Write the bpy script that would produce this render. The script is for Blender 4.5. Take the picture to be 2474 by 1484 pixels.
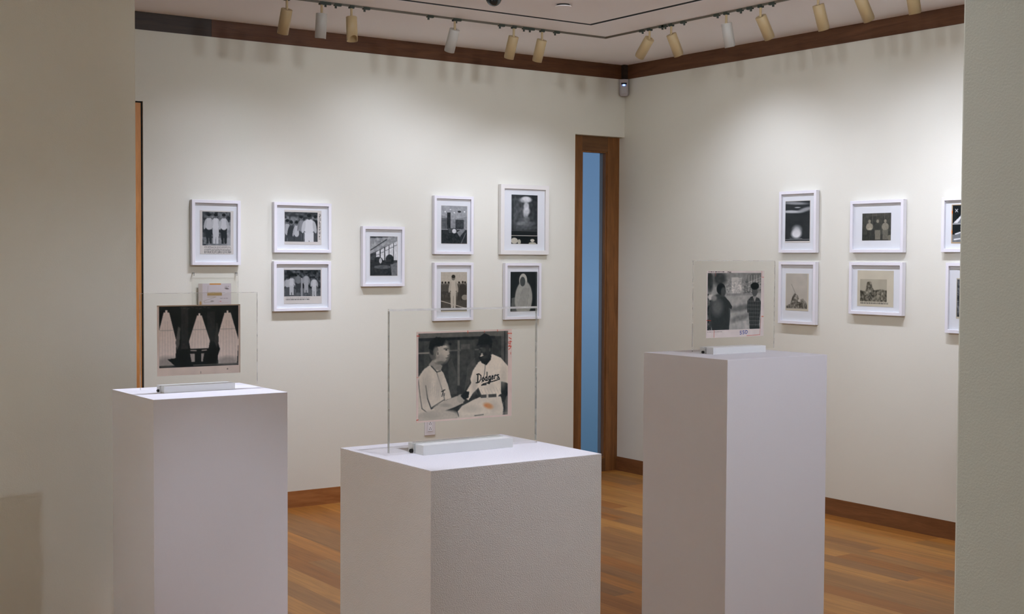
import bpy, bmesh, math, random
import numpy as np
from mathutils import Vector, Matrix

for o in list(bpy.data.objects):
    bpy.data.objects.remove(o, do_unlink=True)
S = bpy.context.scene
COL = S.collection

# ------------------------------------------------------------------ camera
F_PX, YAW, PITCH, ROLL = 3234.75, 0.607105, 0.0362658, 0.00510215
CAM = Vector((-6.4403, -7.8044, 1.60359))
fwd = Vector((math.sin(YAW)*math.cos(PITCH), math.cos(YAW)*math.cos(PITCH), -math.sin(PITCH)))
rt = Vector((math.cos(YAW), -math.sin(YAW), 0)); up = rt.cross(fwd)
r2 = rt*math.cos(ROLL) + up*math.sin(ROLL); u2 = -rt*math.sin(ROLL) + up*math.cos(ROLL)
cd = bpy.data.cameras.new('camera'); cam = bpy.data.objects.new('camera', cd); COL.objects.link(cam)
cd.sensor_width = 36; cd.lens = F_PX/2474*36; cd.clip_start = 0.05
cam.matrix_world = Matrix(((r2.x, u2.x, -fwd.x, CAM.x), (r2.y, u2.y, -fwd.y, CAM.y), (r2.z, u2.z, -fwd.z, CAM.z), (0, 0, 0, 1)))
S.camera = cam
# ------------------------------------------------------------------ world: blue dusk outside the window
W = bpy.data.worlds.new('dusk'); S.world = W; W.use_nodes = True
wn = W.node_tree.nodes; wl = W.node_tree.links; wn.clear()
tc = wn.new('ShaderNodeTexCoord'); sp = wn.new('ShaderNodeSeparateXYZ'); rp = wn.new('ShaderNodeValToRGB')
mr = wn.new('ShaderNodeMapRange'); bg = wn.new('ShaderNodeBackground'); wo = wn.new('ShaderNodeOutputWorld')
wl.new(tc.outputs['Generated'], sp.inputs[0]); wl.new(sp.outputs['Z'], mr.inputs['Value'])
mr.inputs['From Min'].default_value = -0.20; mr.inputs['From Max'].default_value = 0.12
wl.new(mr.outputs[0], rp.inputs[0]); wl.new(rp.outputs[0], bg.inputs[0]); wl.new(bg.outputs[0], wo.inputs[0])
rp.color_ramp.elements[0].color = (0.050, 0.100, 0.160, 1); rp.color_ramp.elements[1].color = (0.105, 0.190, 0.330, 1)
e = rp.color_ramp.elements.new(0.55); e.color = (0.150, 0.260, 0.420, 1)
e = rp.color_ramp.elements.new(0.25); e.color = (0.080, 0.155, 0.250, 1)
bg.inputs[1].default_value = 1.0
# ------------------------------------------------------------------ exposure
vs = S.view_settings; vs.view_transform = 'Standard'; vs.look = 'None'; vs.gamma = 1; vs.exposure = 0.03; vs.use_curve_mapping = False
# lamp strengths, one place to tune
PW = dict(b0=16, b1=38, b2=78, b3=22, b4=9, b5=13, r0=38, r1=32, r2=7, r3=11, r4=9, r5=27, r6=62, bl=50, pl=150, pc=20, pl2=102, plf=92, pc2=84, pr=96, fw=78, ww=275, xb=80, xr=105, hall=3)
COOL = (0.93, 0.975, 1.18); NEUT = (0.97, 1.0, 1.09)

# ================================================================== helpers
def tag(o, label=None, cat=None, group=None, kind=None):
    if label: o['label'] = label
    if cat: o['category'] = cat
    if group: o['group'] = group
    if kind: o['kind'] = kind
    return o
def empty(name, loc, rz=0):
    o = bpy.data.objects.new(name, None); COL.objects.link(o); o.empty_display_size = 0.05
    o.location = loc; o.rotation_euler = (0, 0, rz); return o
def obj(name, bm, mats, parent=None, smooth=False, bevel=0):
    me = bpy.data.meshes.new(name); bmesh.ops.recalc_face_normals(bm, faces=bm.faces); bm.to_mesh(me); bm.free()
    for m in (mats if isinstance(mats, (list, tuple)) else [mats]): me.materials.append(m)
    o = bpy.data.objects.new(name, me); COL.objects.link(o)
    if parent: o.parent = parent
    if smooth:
        for p in me.polygons: p.use_smooth = True
    if bevel:
        b = o.modifiers.new('bevel', 'BEVEL'); b.width = bevel; b.segments = 2; b.limit_method = 'ANGLE'
    return o
def NB(): return bmesh.new()
def box(bm, x0, x1, y0, y1, z0, z1, mi=0):
    v = [bm.verts.new((x, y, z)) for z in (z0, z1) for y in (y0, y1) for x in (x0, x1)]
    for f in ((0, 2, 3, 1), (4, 5, 7, 6), (0, 1, 5, 4), (2, 6, 7, 3), (0, 4, 6, 2), (1, 3, 7, 5)):
        bm.faces.new([v[i] for i in f]).material_index = mi
    return bm
def tube(bm, a, b, r, n=16, r_b=None, cap=True):
    a, b = Vector(a), Vector(b); d = (b-a).normalized(); t = Vector((0, 0, 1)) if abs(d.z) < .9 else Vector((1, 0, 0))
    x = d.cross(t).normalized(); y = d.cross(x); rb = r if r_b is None else r_b
    A = [bm.verts.new(a+(x*math.cos(i*math.tau/n)+y*math.sin(i*math.tau/n))*r) for i in range(n)]
    B = [bm.verts.new(b+(x*math.cos(i*math.tau/n)+y*math.sin(i*math.tau/n))*rb) for i in range(n)]
    for i in range(n): bm.faces.new((A[i], A[(i+1) % n], B[(i+1) % n], B[i]))
    if cap: bm.faces.new(A); bm.faces.new(B)
    return bm
def lathe(bm, prof, n=28, M=Matrix()):
    rings = []
    for r, z in prof:
        rings.append([bm.verts.new(M @ Vector((r*math.cos(i*math.tau/n), r*math.sin(i*math.tau/n), z))) for i in range(n)])
    for k in range(len(rings)-1):
        for i in range(n): bm.faces.new((rings[k][i], rings[k][(i+1) % n], rings[k+1][(i+1) % n], rings[k+1][i]))
    return bm

def new_mat(name):
    m = bpy.data.materials.new(name); m.use_nodes = True; n = m.node_tree.nodes; n.clear()
    out = n.new('ShaderNodeOutputMaterial'); p = n.new('ShaderNodeBsdfPrincipled'); m.node_tree.links.new(p.outputs[0], out.inputs[0])
    return m, n, m.node_tree.links, p, out
def paint(name, c, rough=.6, bump=0.0, scale=300, var=.03, spec=.3):
    m, n, l, p, _ = new_mat(name)
    t = n.new('ShaderNodeTexCoord'); nz = n.new('ShaderNodeTexNoise'); nz.inputs['Scale'].default_value = 3.0; l.new(t.outputs['Object'], nz.inputs['Vector'])
    mx = n.new('ShaderNodeMix'); mx.data_type = 'RGBA'
    mx.inputs['A'].default_value = (*[v*(1-var) for v in c], 1); mx.inputs['B'].default_value = (*[min(1, v*(1+var)) for v in c], 1)
    l.new(nz.outputs['Fac'], mx.inputs['Factor']); l.new(mx.outputs['Result'], p.inputs['Base Color'])
    p.inputs['Roughness'].default_value = rough; p.inputs['Specular IOR Level'].default_value = spec
    if bump:
        n2 = n.new('ShaderNodeTexNoise'); n2.inputs['Scale'].default_value = scale; n2.inputs['Detail'].default_value = 2; l.new(t.outputs['Object'], n2.inputs['Vector'])
        b = n.new('ShaderNodeBump'); b.inputs['Strength'].default_value = bump; b.inputs['Distance'].default_value = .002
        l.new(n2.outputs['Fac'], b.inputs['Height']); l.new(b.outputs[0], p.inputs['Normal'])
    return m
def wood(name, c1, c2, axis=0, rough=.45, freq=1.0):
    m, n, l, p, _ = new_mat(name)
    t = n.new('ShaderNodeTexCoord'); mp = n.new('ShaderNodeMapping'); l.new(t.outputs['Object'], mp.inputs[0])
    s = [14*freq]*3; s[axis] = 1.1*freq; mp.inputs['Scale'].default_value = s
    nz = n.new('ShaderNodeTexNoise'); nz.inputs['Scale'].default_value = 1.6; nz.inputs['Detail'].default_value = 6; nz.inputs['Distortion'].default_value = 1.2
    l.new(mp.outputs[0], nz.inputs['Vector'])
    n2 = n.new('ShaderNodeTexNoise'); n2.inputs['Scale'].default_value = 14; n2.inputs['Detail'].default_value = 3; l.new(mp.outputs[0], n2.inputs['Vector'])
    ad = n.new('ShaderNodeMath'); ad.operation = 'MULTIPLY_ADD'; l.new(n2.outputs['Fac'], ad.inputs[0]); ad.inputs[1].default_value = .45; l.new(nz.outputs['Fac'], ad.inputs[2])
    r = n.new('ShaderNodeValToRGB'); l.new(ad.outputs[0], r.inputs[0])
    r.color_ramp.elements[0].position = .45; r.color_ramp.elements[0].color = (*c1, 1); r.color_ramp.elements[1].position = .95; r.color_ramp.elements[1].color = (*c2, 1)
    l.new(r.outputs[0], p.inputs['Base Color']); p.inputs['Roughness'].default_value = rough; p.inputs['Specular IOR Level'].default_value = .35
    return m
def emis(name, c, s):
    m, n, l, p, _ = new_mat(name); p.inputs['Base Color'].default_value = (*c, 1); p.inputs['Emission Color'].default_value = (*c, 1); p.inputs['Emission Strength'].default_value = s
    return m
def clear(name, tint=(1, 1, 1), ior=1.35, rough=0.02):
    m = bpy.data.materials.new(name); m.use_nodes = True; n = m.node_tree.nodes; l = m.node_tree.links; n.clear()
    out = n.new('ShaderNodeOutputMaterial'); tr = n.new('ShaderNodeBsdfTransparent'); tr.inputs[0].default_value = (*tint, 1)
    g = n.new('ShaderNodeBsdfGlossy'); g.inputs['Roughness'].default_value = rough; fr = n.new('ShaderNodeFresnel'); fr.inputs[0].default_value = ior
    ge = n.new('ShaderNodeNewGeometry'); inv = n.new('ShaderNodeMath'); inv.operation = 'SUBTRACT'; inv.inputs[0].default_value = 1; l.new(ge.outputs['Backfacing'], inv.inputs[1])
    mm = n.new('ShaderNodeMath'); mm.operation = 'MULTIPLY'; l.new(fr.outputs[0], mm.inputs[0]); l.new(inv.outputs[0], mm.inputs[1])
    mx = n.new('ShaderNodeMixShader'); l.new(mm.outputs[0], mx.inputs[0]); l.new(tr.outputs[0], mx.inputs[1]); l.new(g.outputs[0], mx.inputs[2]); l.new(mx.outputs[0], out.inputs[0])
    return m
def edge_mat(name, c, alpha):
    m = bpy.data.materials.new(name); m.use_nodes = True; n = m.node_tree.nodes; l = m.node_tree.links; n.clear()
    out = n.new('ShaderNodeOutputMaterial'); tr = n.new('ShaderNodeBsdfTransparent'); p = n.new('ShaderNodeBsdfPrincipled')
    t = n.new('ShaderNodeTexCoord'); nz = n.new('ShaderNodeTexNoise'); nz.inputs['Scale'].default_value = 25; l.new(t.outputs['Object'], nz.inputs['Vector'])
    mr = n.new('ShaderNodeMapRange'); mr.inputs['To Min'].default_value = alpha-.3; mr.inputs['To Max'].default_value = alpha+.3; l.new(nz.outputs['Fac'], mr.inputs[0])
    p.inputs['Base Color'].default_value = (*c, 1); p.inputs['Roughness'].default_value = .25
    mx = n.new('ShaderNodeMixShader'); l.new(mr.outputs[0], mx.inputs[0]); l.new(tr.outputs[0], mx.inputs[1]); l.new(p.outputs[0], mx.inputs[2]); l.new(mx.outputs[0], out.inputs[0])
    return m

M = {}
M['wall'] = paint('wall_paint', (.735, .728, .64), .75, .25, 260, .012, .15)
M['hall_wall'] = paint('hall_wall_paint', (.63, .645, .565), .75, .25, 260, .012, .15)
M['ceil'] = paint('ceiling_paint', (.86, .835, .83), .85, 0, 1, .01, .1)
M['black'] = paint('black_recess', (.006, .009, .010), .8)
M['ped'] = paint('pedestal_paint', (.81, .805, .845), .6, .12, 420, .008, .25)
M['pedtex'] = paint('textured_pedestal_paint', (.80, .79, .82), .6, .75, 330, .012, .25)
M['bar'] = paint('white_acrylic', (.80, .81, .80), .3, 0, 1, .01, .4)
M['frame'] = paint('white_lacquer', (.80, .79, .83), .4, 0, 1, .01, .35)
M['creamframe'] = paint('cream_lacquer', (.76, .74, .70), .45, 0, 1, .015, .35)
M['mat'] = paint('mat_board', (.79, .785, .82), .9, 0, 1, .005, .05)
M['plate'] = paint('white_plastic', (.72, .69, .71), .4, 0, 1, .01, .4)
M['dark'] = paint('dark_hole', (.02, .018, .015), .6)
M['cream'] = paint('cream_enamel', (.46, .35, .19), .45, 0, 1, .03, .35)
M['whitelamp'] = paint('white_enamel', (.47, .46, .42), .4, 0, 1, .02, .4)
M['bronze'] = paint('bronze_rail', (.11, .095, .07), .45, 0, 1, .1, .5)
M['clip'] = paint('dark_clip', (.035, .045, .035), .4)
M['walnut'] = wood('walnut_x', (.065, .024, .009), (.13, .052, .020), 0)
M['walnut_y'] = wood('walnut_y', (.075, .030, .013), (.15, .066, .030), 1)
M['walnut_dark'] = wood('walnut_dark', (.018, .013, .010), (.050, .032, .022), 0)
M['base_x'] = wood('baseboard_oak_x', (.26, .095, .025), (.42, .175, .055), 0)
M['base_y'] = wood('baseboard_oak_y', (.15, .060, .020), (.25, .108, .040), 1)
M['winwood'] = wood('window_oak', (.14, .055, .015), (.27, .115, .034), 2)
M['winwood_x'] = wood('window_oak_rail', (.095, .042, .016), (.17, .08, .03), 0)
M['winwood_lit'] = wood('window_oak_lit', (.42, .17, .045), (.66, .30, .09), 2)  # same window oak, colour lightened in place of light falling on it
M['greyjamb'] = paint('grey_jamb', (.30, .28, .27), .6)
M['glass'] = clear('glazing', (.97, .98, .975), 1.25)
M['pane'] = clear('window_pane', (.92, .95, .97), 1.45)
M['acr'] = clear('acrylic_face', (.965, .965, .955), 1.30)
M['acredge'] = edge_mat('acrylic_edge', (.42, .44, .41), .50)
M['acredge_thin'] = edge_mat('acrylic_edge_thin', (.70, .69, .66), .34); M['acredge_top'] = edge_mat('acrylic_edge_top', (.80, .79, .76), .45)
M['led'] = emis('blue_led', (.06, .16, 1.0), 14)
M['ledcore'] = emis('led_core', (.45, .75, 1.0), 10)
M['lens'] = emis('lamp_lens', (1, .95, .88), 6)
M['dome'] = paint('smoked_dome', (.006, .014, .016), .08, 0, 1, .01, .7)
M['steel'] = paint('steel', (.45, .46, .45), .25); M['steel'].node_tree.nodes['Principled BSDF'].inputs['Metallic'].default_value = .8

# floor: oak boards running along the right wall
m, n, l, p, _ = new_mat('oak_boards'); M['floor'] = m
t = n.new('ShaderNodeTexCoord'); sx = n.new('ShaderNodeSeparateXYZ'); cx = n.new('ShaderNodeCombineXYZ')
l.new(t.outputs['Object'], sx.inputs[0]); l.new(sx.outputs['Y'], cx.inputs['X']); l.new(sx.outputs['X'], cx.inputs['Y'])
bt = n.new('ShaderNodeTexBrick'); l.new(cx.outputs[0], bt.inputs['Vector'])
bt.inputs['Scale'].default_value = 1; bt.inputs['Brick Width'].default_value = 1.45; bt.inputs['Row Height'].default_value = .128
bt.inputs['Mortar Size'].default_value = .0010; bt.inputs['Bias'].default_value = 0.0; bt.offset = .37; bt.offset_frequency = 3; bt.squash = .8; bt.squash_frequency = 4
bt.inputs['Color1'].default_value = (.0, .0, .0, 1); bt.inputs['Color2'].default_value = (1, 1, 1, 1); bt.inputs['Mortar'].default_value = (.15, .15, .15, 1)
mp = n.new('ShaderNodeMapping'); mp.inputs['Scale'].default_value = (26, 1.5, 1); l.new(t.outputs['Object'], mp.inputs[0])
av = n.new('ShaderNodeVectorMath'); av.operation = 'ADD'; l.new(mp.outputs[0], av.inputs[0]); l.new(bt.outputs['Color'], av.inputs[1])
g = n.new('ShaderNodeTexNoise'); g.inputs['Scale'].default_value = 1.4; g.inputs['Detail'].default_value = 5; g.inputs['Distortion'].default_value = .8; l.new(av.outputs[0], g.inputs['Vector'])
r = n.new('ShaderNodeValToRGB'); l.new(bt.outputs['Color'], r.inputs[0]); r.color_ramp.interpolation = 'CONSTANT'
cols = [(.31, .120, .022), (.38, .170, .038), (.27, .125, .038), (.43, .200, .045), (.31, .145, .040), (.40, .165, .032)]
for i, c in enumerate(cols):
    el = r.color_ramp.elements[i] if i < 2 else r.color_ramp.elements.new(i/6)
    el.position = i/6; el.color = (*c, 1)
for i, c in enumerate(cols): r.color_ramp.elements[i].color = (*c, 1)
r2_ = n.new('ShaderNodeMapRange'); r2_.inputs['From Min'].default_value = .3; r2_.inputs['From Max'].default_value = .7; r2_.inputs['To Min'].default_value = .78; r2_.inputs['To Max'].default_value = 1.15; l.new(g.outputs['Fac'], r2_.inputs[0])
mu = n.new('ShaderNodeVectorMath'); mu.operation = 'SCALE'; l.new(r.outputs[0], mu.inputs[0]); l.new(r2_.outputs[0], mu.inputs['Scale'])
l.new(mu.outputs[0], p.inputs['Base Color']); p.inputs['Roughness'].default_value = .42; p.inputs['Specular IOR Level'].default_value = .25
bp = n.new('ShaderNodeBump'); bp.inputs['Strength'].default_value = .25; bp.inputs['Distance'].default_value = .001; l.new(bt.outputs['Fac'], bp.inputs['Height']); bp.invert = True; l.new(bp.outputs[0], p.inputs['Normal'])

# print material: the print's own tones live in a colour attribute
m, n, l, p, _ = new_mat('print_surface'); M['print'] = m
a = n.new('ShaderNodeAttribute'); a.attribute_name = 'tone'; l.new(a.outputs['Color'], p.inputs['Base Color']); p.inputs['Roughness'].default_value = .6; p.inputs['Specular IOR Level'].default_value = .1

# ================================================================== setting
H = 3.05
def struct(name, bm, mat, parent=None, bevel=0):
    o = obj(name, bm, mat, parent, bevel=bevel)
    if not parent: o['kind'] = 'structure'
    return o
T = .15
bm = NB(); box(bm, -9, .2, -11, .15, -.1, 0); struct('floor', bm, M['floor'])
# back wall (faces the camera, left of the corner), with openings for the two tall windows
WX0, WX1, WZ = -.464, 0.0, 2.515
LX0, LX1, LZ = -4.30, -3.692, 2.524
bm = NB()
box(bm, -7.75, LX0, 0, T, 0, H); box(bm, LX0, LX1, 0, T, LZ, H); box(bm, LX1, WX0, 0, T, 0, H); box(bm, WX0, .15, 0, T, WZ, H); box(bm, 0, .15, 0, T, 0, WZ)
struct('wall_back', bm, M['wall'])
bm = NB(); box(bm, 0, .15, -11, 0, 0, H); struct('wall_right', bm, M['wall'])
bm = NB(); box(bm, -7.75, -7.6, -6.43, 0, 0, H); struct('wall_far_left', bm, M['wall'])
bm = NB(); box(bm, -7.6, -4.482, -2.152, -2.0, 0, H); struct('wall_left', bm, M['wall'], bevel=.003)
# wall with the wide opening the camera looks through
bm = NB(); box(bm, -4.6, 0, -6.64, -6.429, 0, H); box(bm, -9, -7.2, -6.64, -6.43, 0, H); box(bm, -7.2, -4.6, -6.64, -6.43, 2.62, H)
struct('wall_front', bm, M['hall_wall'], bevel=.004)
bm = NB(); box(bm, -9, -8.85, -11, -6.64, 0, H); struct('wall_hall_left', bm, M['hall_wall'])
bm = NB(); box(bm, -9, 0, -11.15, -11, 0, H); struct('wall_hall_back', bm, M['hall_wall'])
# ceiling with a continuous black slot; slot ring outer corner (-1.27,-1.21)
so = (-6.35, -1.273, -5.45, -1.209); si = (-6.31, -1.313, -5.41, -1.251)
bm = NB(); Zt = H+.12
box(bm, -9, .15, so[3], .15, H, Zt); box(bm, -9, .15, -11.15, so[2], H, Zt)
box(bm, -9, so[0], so[2], so[3], H, Zt); box(bm, so[1], .15, so[2], so[3], H, Zt)
box(bm, si[0], si[1], si[2], si[3], H, Zt)
struct('ceiling', bm, M['ceil'])
bm = NB(); box(bm, so[0]-.02, so[1]+.02, so[2]-.02, so[3]+.02, Zt, Zt+.03)
for a_ in ((so[0], so[1], si[3], so[3]), (so[0], so[1], so[2], si[2]), (so[0], si[0], si[2], si[3]), (si[1], so[1], si[2], si[3])):
    box(bm, a_[0]+.0005, a_[1]-.0005, a_[2]+.0005, a_[3]-.0005, H+.002, Zt)
struct('trim_5', bm, M['black'])
# wooden band under the ceiling, nearly flush
BZ = 2.9455
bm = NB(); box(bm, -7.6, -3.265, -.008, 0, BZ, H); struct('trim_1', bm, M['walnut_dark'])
bm = NB(); box(bm, -3.264, 0, -.008, 0, BZ, H); struct('trim_2', bm, M['walnut'])
bm = NB(); box(bm, -.008, 0, -6.429, -.008, BZ, H); struct('trim_3', bm, M['walnut_y'])
bm = NB(); box(bm, -.042, -.008, -.042, -.008, BZ, H); struct('corner_shade_block', bm, M['walnut_dark'])  # added dark block, its colour stands in for shade in the corner
BB = .105
bm = NB(); box(bm, LX1, WX0, -.007, 0, 0, BB); box(bm, -7.6, LX0, -.007, 0, 0, BB); struct('baseboard_back', bm, M['base_x'])
bm = NB(); box(bm, -.007, 0, -6.429, .06, 0, BB); struct('baseboard_right', bm, M['base_y'])

def tall_window(name, x0, x1, zt, mv, mh, st=.112, yf=.058):
    yb = yf+.054
    root = empty(name, ((x0+x1)/2, .08, 0)); root['kind'] = 'structure'
    cx_ = (x0+x1)/2; dy = -.08
    def b(bm, a_, b_, c, d, e_, f): box(bm, a_-cx_, b_-cx_, c+dy, d+dy, e_, f)
    bm = NB(); b(bm, x0, x0+st, yf, yb, 0, zt); struct('stile', bm, mv, root, .0015)
    bm = NB(); b(bm, x1-st, x1, yf, yb, 0, zt); struct('stile', bm, mv, root, .0015)
    bm = NB(); b(bm, x0+st, x1-st, yf+.001, yb, zt-.108, zt); struct('rail', bm, mh, root, .001)
    bm = NB(); b(bm, x0+st, x1-st, yf+.001, yb, 0, .10); struct('rail', bm, mh, root, .001)
    bm = NB(); s = .012; zi, zo = .10, zt-.108
    b(bm, x0+st, x0+st+s, yf+.010, yb-.01, zi, zo); b(bm, x1-st-s, x1-st, yf+.010, yb-.01, zi, zo)
    b(bm, x0+st+s, x1-st-s, yf+.010, yb-.01, zo-s, zo); b(bm, x0+st+s, x1-st-s, yf+.010, yb-.01, zi, zi+s)
    struct('glazing_bead', bm, mv, root)
    bm = NB(); b(bm, x0+st+.002, x1-st-.002, yf+.030, yf+.036, zi+.002, zo-.002); struct('pane', bm, M['pane'], root)
    bm = NB(); b(bm, x1-st-.004, x1-st, yb, T, zi, zo); b(bm, x1-st, x1, yb, T, 0, zt); b(bm, x0, x0+st, yb, T, 0, zt); b(bm, x0+st, x1-st, yb, T, 0, zi); b(bm, x0+st, x1-st, yb, T, zo, zt)
    struct('outer_reveal', bm, M['greyjamb'], root)
    return root
tall_window('window_1', WX0, WX1, WZ, M['winwood'], M['winwood_x'])
tall_window('window_2', LX0+.009, LX1-.009, LZ-.008, M['winwood_lit'], M['winwood_lit'], yf=.010)
bm = NB(); box(bm, LX1-.009, LX1, .012, T, 0, LZ); box(bm, LX0, LX0+.009, .012, T, 0, LZ); box(bm, LX0+.009, LX1-.009, .012, T, LZ-.008, LZ); struct('gap_shade_fill', bm, M['black'])  # black fill stands in for the shade in the gap round the window

# ================================================================== prints (tones painted as masses, then laid on a fine grid)
def s2l(a): return np.where(a <= .04045, a/12.92, ((a+.055)/1.055)**2.4)
class Canvas:
    """v=0 dark .. 1 light, coordinates 0..1 with y down"""
    def __init__(s, w, h, v=.5, seed=1):
        s.w, s.h = w, h; s.a = np.full((h, w), float(v)); s.X, s.Y = np.meshgrid((np.arange(w)+.5)/w, (np.arange(h)+.5)/h)
        s.r = np.random.RandomState(seed); s.asp = w/h
    def put(s, mask, v): s.a = s.a*(1-mask)+v*mask
    def rect(s, x0, y0, x1, y1, v, op=1): s.put(((s.X >= x0) & (s.X < x1) & (s.Y >= y0) & (s.Y < y1))*float(op), v)
    def ell(s, cx, cy, rx, ry, v, rot=0, soft=.15, op=1):
        c, q = math.cos(rot), math.sin(rot); dx = (s.X-cx)*s.asp; dy = s.Y-cy
        d = np.sqrt(((dx*c+dy*q)/(rx*s.asp))**2+((-dx*q+dy*c)/ry)**2)
        s.put(np.clip((1-d)/soft+.5, 0, 1)*op, v)
    def poly(s, pts, v, op=1):
        ins = np.zeros_like(s.a, bool); n = len(pts)
        for i in range(n):
            (x0, y0), (x1, y1) = pts[i], pts[(i+1) % n]
            if y0 == y1: continue
            c = ((y0 > s.Y) != (y1 > s.Y)) & (s.X < (x1-x0)*(s.Y-y0)/(y1-y0)+x0); ins ^= c
        s.put(ins*float(op), v)
    def line(s, pts, wd, v, op=1):
        for (x0, y0), (x1, y1) in zip(pts[:-1], pts[1:]):
            dx, dy = (x1-x0)*s.asp, y1-y0; L = dx*dx+dy*dy+1e-9
            t_ = np.clip((((s.X-x0)*s.asp)*dx+(s.Y-y0)*dy)/L, 0, 1)
            d = np.hypot((s.X-x0)*s.asp-t_*dx, (s.Y-y0)-t_*dy)
            s.put(np.clip((wd-d)/(1.0/s.h)+.5, 0, 1)*op, v)
    def nz(s, k):
        g = s.r.rand(max(2, int(s.h/k))+2, max(2, int(s.w/k))+2); yi = s.Y*(g.shape[0]-2); xi = s.X*(g.shape[1]-2)
        y0 = yi.astype(int); x0 = xi.astype(int); fy = yi-y0; fx = xi-x0
        return (g[y0, x0]*(1-fx)*(1-fy)+g[y0, x0+1]*fx*(1-fy)+g[y0+1, x0]*(1-fx)*fy+g[y0+1, x0+1]*fx*fy)-.5
    def noise(s, k, amp, box_=None):
        n_ = s.nz(k)*amp
        if box_: n_ = n_*((s.X > box_[0]) & (s.X < box_[2]) & (s.Y > box_[1]) & (s.Y < box_[3]))
        s.a = np.clip(s.a+n_, 0, 1)
    def pnoise(s, pts, k, amp):
        keep = s.a.copy(); s.a = np.zeros_like(s.a); s.poly(pts, 1); m_ = s.a; s.a = np.clip(keep+s.nz(k)*amp*m_, 0, 1)
    def blur(s, k=1):
        for _ in range(k):
            p_ = np.pad(s.a, 1, mode='edge'); s.a = (p_[:-2, 1:-1]+p_[2:, 1:-1]+p_[1:-1, :-2]+p_[1:-1, 2:]+p_[1:-1, 1:-1]*2)/6
    def text(s, x0, y0, x1, y1, rows, v=.25, op=.75):
        for i in range(rows):
            ya = y0+(y1-y0)*i/rows; yb = ya+(y1-y0)/rows*.55; x = x0
            while x < x1-.02:
                w_ = s.r.uniform(.015, .05); s.rect(x, ya, min(x+w_, x1), yb, v+s.r.uniform(-.1, .2), op); x += w_+s.r.uniform(.006, .014)
    def rgb(s, dark=(.03, .075, .085), light=(.93, .90, .86)):
        d, l_ = np.array(dark), np.array(light); return np.clip(d+(l_-d)*np.clip(s.a, 0, 1)[..., None], 0, .95)
def person_blob(c, x, top, hgt, shirt, legs, head=.35, wd=.10):
    hr = hgt*.065
    c.poly([(x-wd*.42, top+hgt*.5), (x+wd*.42, top+hgt*.5), (x+wd*.35, top+hgt), (x+wd*.06, top+hgt), (x, top+hgt*.62), (x-wd*.06, top+hgt), (x-wd*.35, top+hgt)], legs)
    c.ell(x, top+hgt*.34, wd*.55, hgt*.20, shirt); c.ell(x-wd*.5, top+hgt*.36, wd*.16, hgt*.17, shirt*.9, .2); c.ell(x+wd*.5, top+hgt*.36, wd*.16, hgt*.17, shirt*.85, -.2)
    c.ell(x, top+hgt*.08, hr/c.asp, hr*1.25, head); c.ell(x, top+hgt*.045, hr/c.asp, hr*.8, .08)

def compose(W_, H_, res, paper, img, rect, marks=None, dark=(.03, .075, .085), light=(.93, .90, .86)):
    """paper sheet W_ x H_ metres; img canvas maker placed in rect (fractions of the sheet)"""
    w, h = int(W_/res), int(H_/res)
    sheet = Canvas(w, h, .5, 7); a = np.ones((h, w, 3))*np.array(paper)*(1+sheet.nz(12)[..., None]*.05)
    x0, y0, x1, y1 = int(rect[0]*w), int(rect[1]*h), int(rect[2]*w), int(rect[3]*h)
    c = Canvas(x1-x0, y1-y0, .5, 3); img(c); a[y0:y1, x0:x1] = c.rgb(dark, light)
    if marks:
        for kind, args, colr in marks:
            k = Canvas(w, h, 0, 11); getattr(k, kind)(*args); msk = np.clip(k.a, 0, 1)[..., None]; a = a*(1-msk)+np.array(colr)*msk
    return np.clip(a, 0, 1)
def print_mesh(name, W_, H_, rgb, parent, loc, thick=.0008):
    h, w, _ = rgb.shape
    xs = np.linspace(-W_/2, W_/2, w); zs = np.linspace(H_/2, -H_/2, h)
    X, Z = np.meshgrid(xs, zs); n1 = w*h
    front = np.stack([X.ravel(), np.full(n1, -thick/2), Z.ravel()], 1)
    back = np.array([(-W_/2, thick/2, H_/2), (W_/2, thick/2, H_/2), (W_/2, thick/2, -H_/2), (-W_/2, thick/2, -H_/2)])
    idx = np.arange(n1).reshape(h, w)
    q = np.stack([idx[:-1, :-1].ravel(), idx[1:, :-1].ravel(), idx[1:, 1:].ravel(), idx[:-1, 1:].ravel()], 1)
    faces = q.tolist(); A, B, C_, D = n1, n1+1, n1+2, n1+3
    faces += [[A, B, C_, D]]
    faces += [idx[0, :].tolist()+[B, A], [A, D]+idx[:, 0].tolist()[::-1], idx[-1, :].tolist()[::-1]+[D, C_], idx[:, -1].tolist()[::-1]+[B, C_][0:0]+[B, C_]]
    me = bpy.data.meshes.new(name); me.from_pydata(np.concatenate([front, back]).tolist(), [], faces)
    me.materials.append(M['print'])
    at = me.color_attributes.new('tone', 'FLOAT_COLOR', 'POINT')
    lin = s2l(rgb.reshape(-1, 3)); d = np.ones((n1+4, 4)); d[:n1, :3] = lin; d[n1:, :3] = .7
    at.data.foreach_set('color', d.ravel())
    o = bpy.data.objects.new(name, me); COL.objects.link(o); o.parent = parent; o.location = loc; return o

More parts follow.
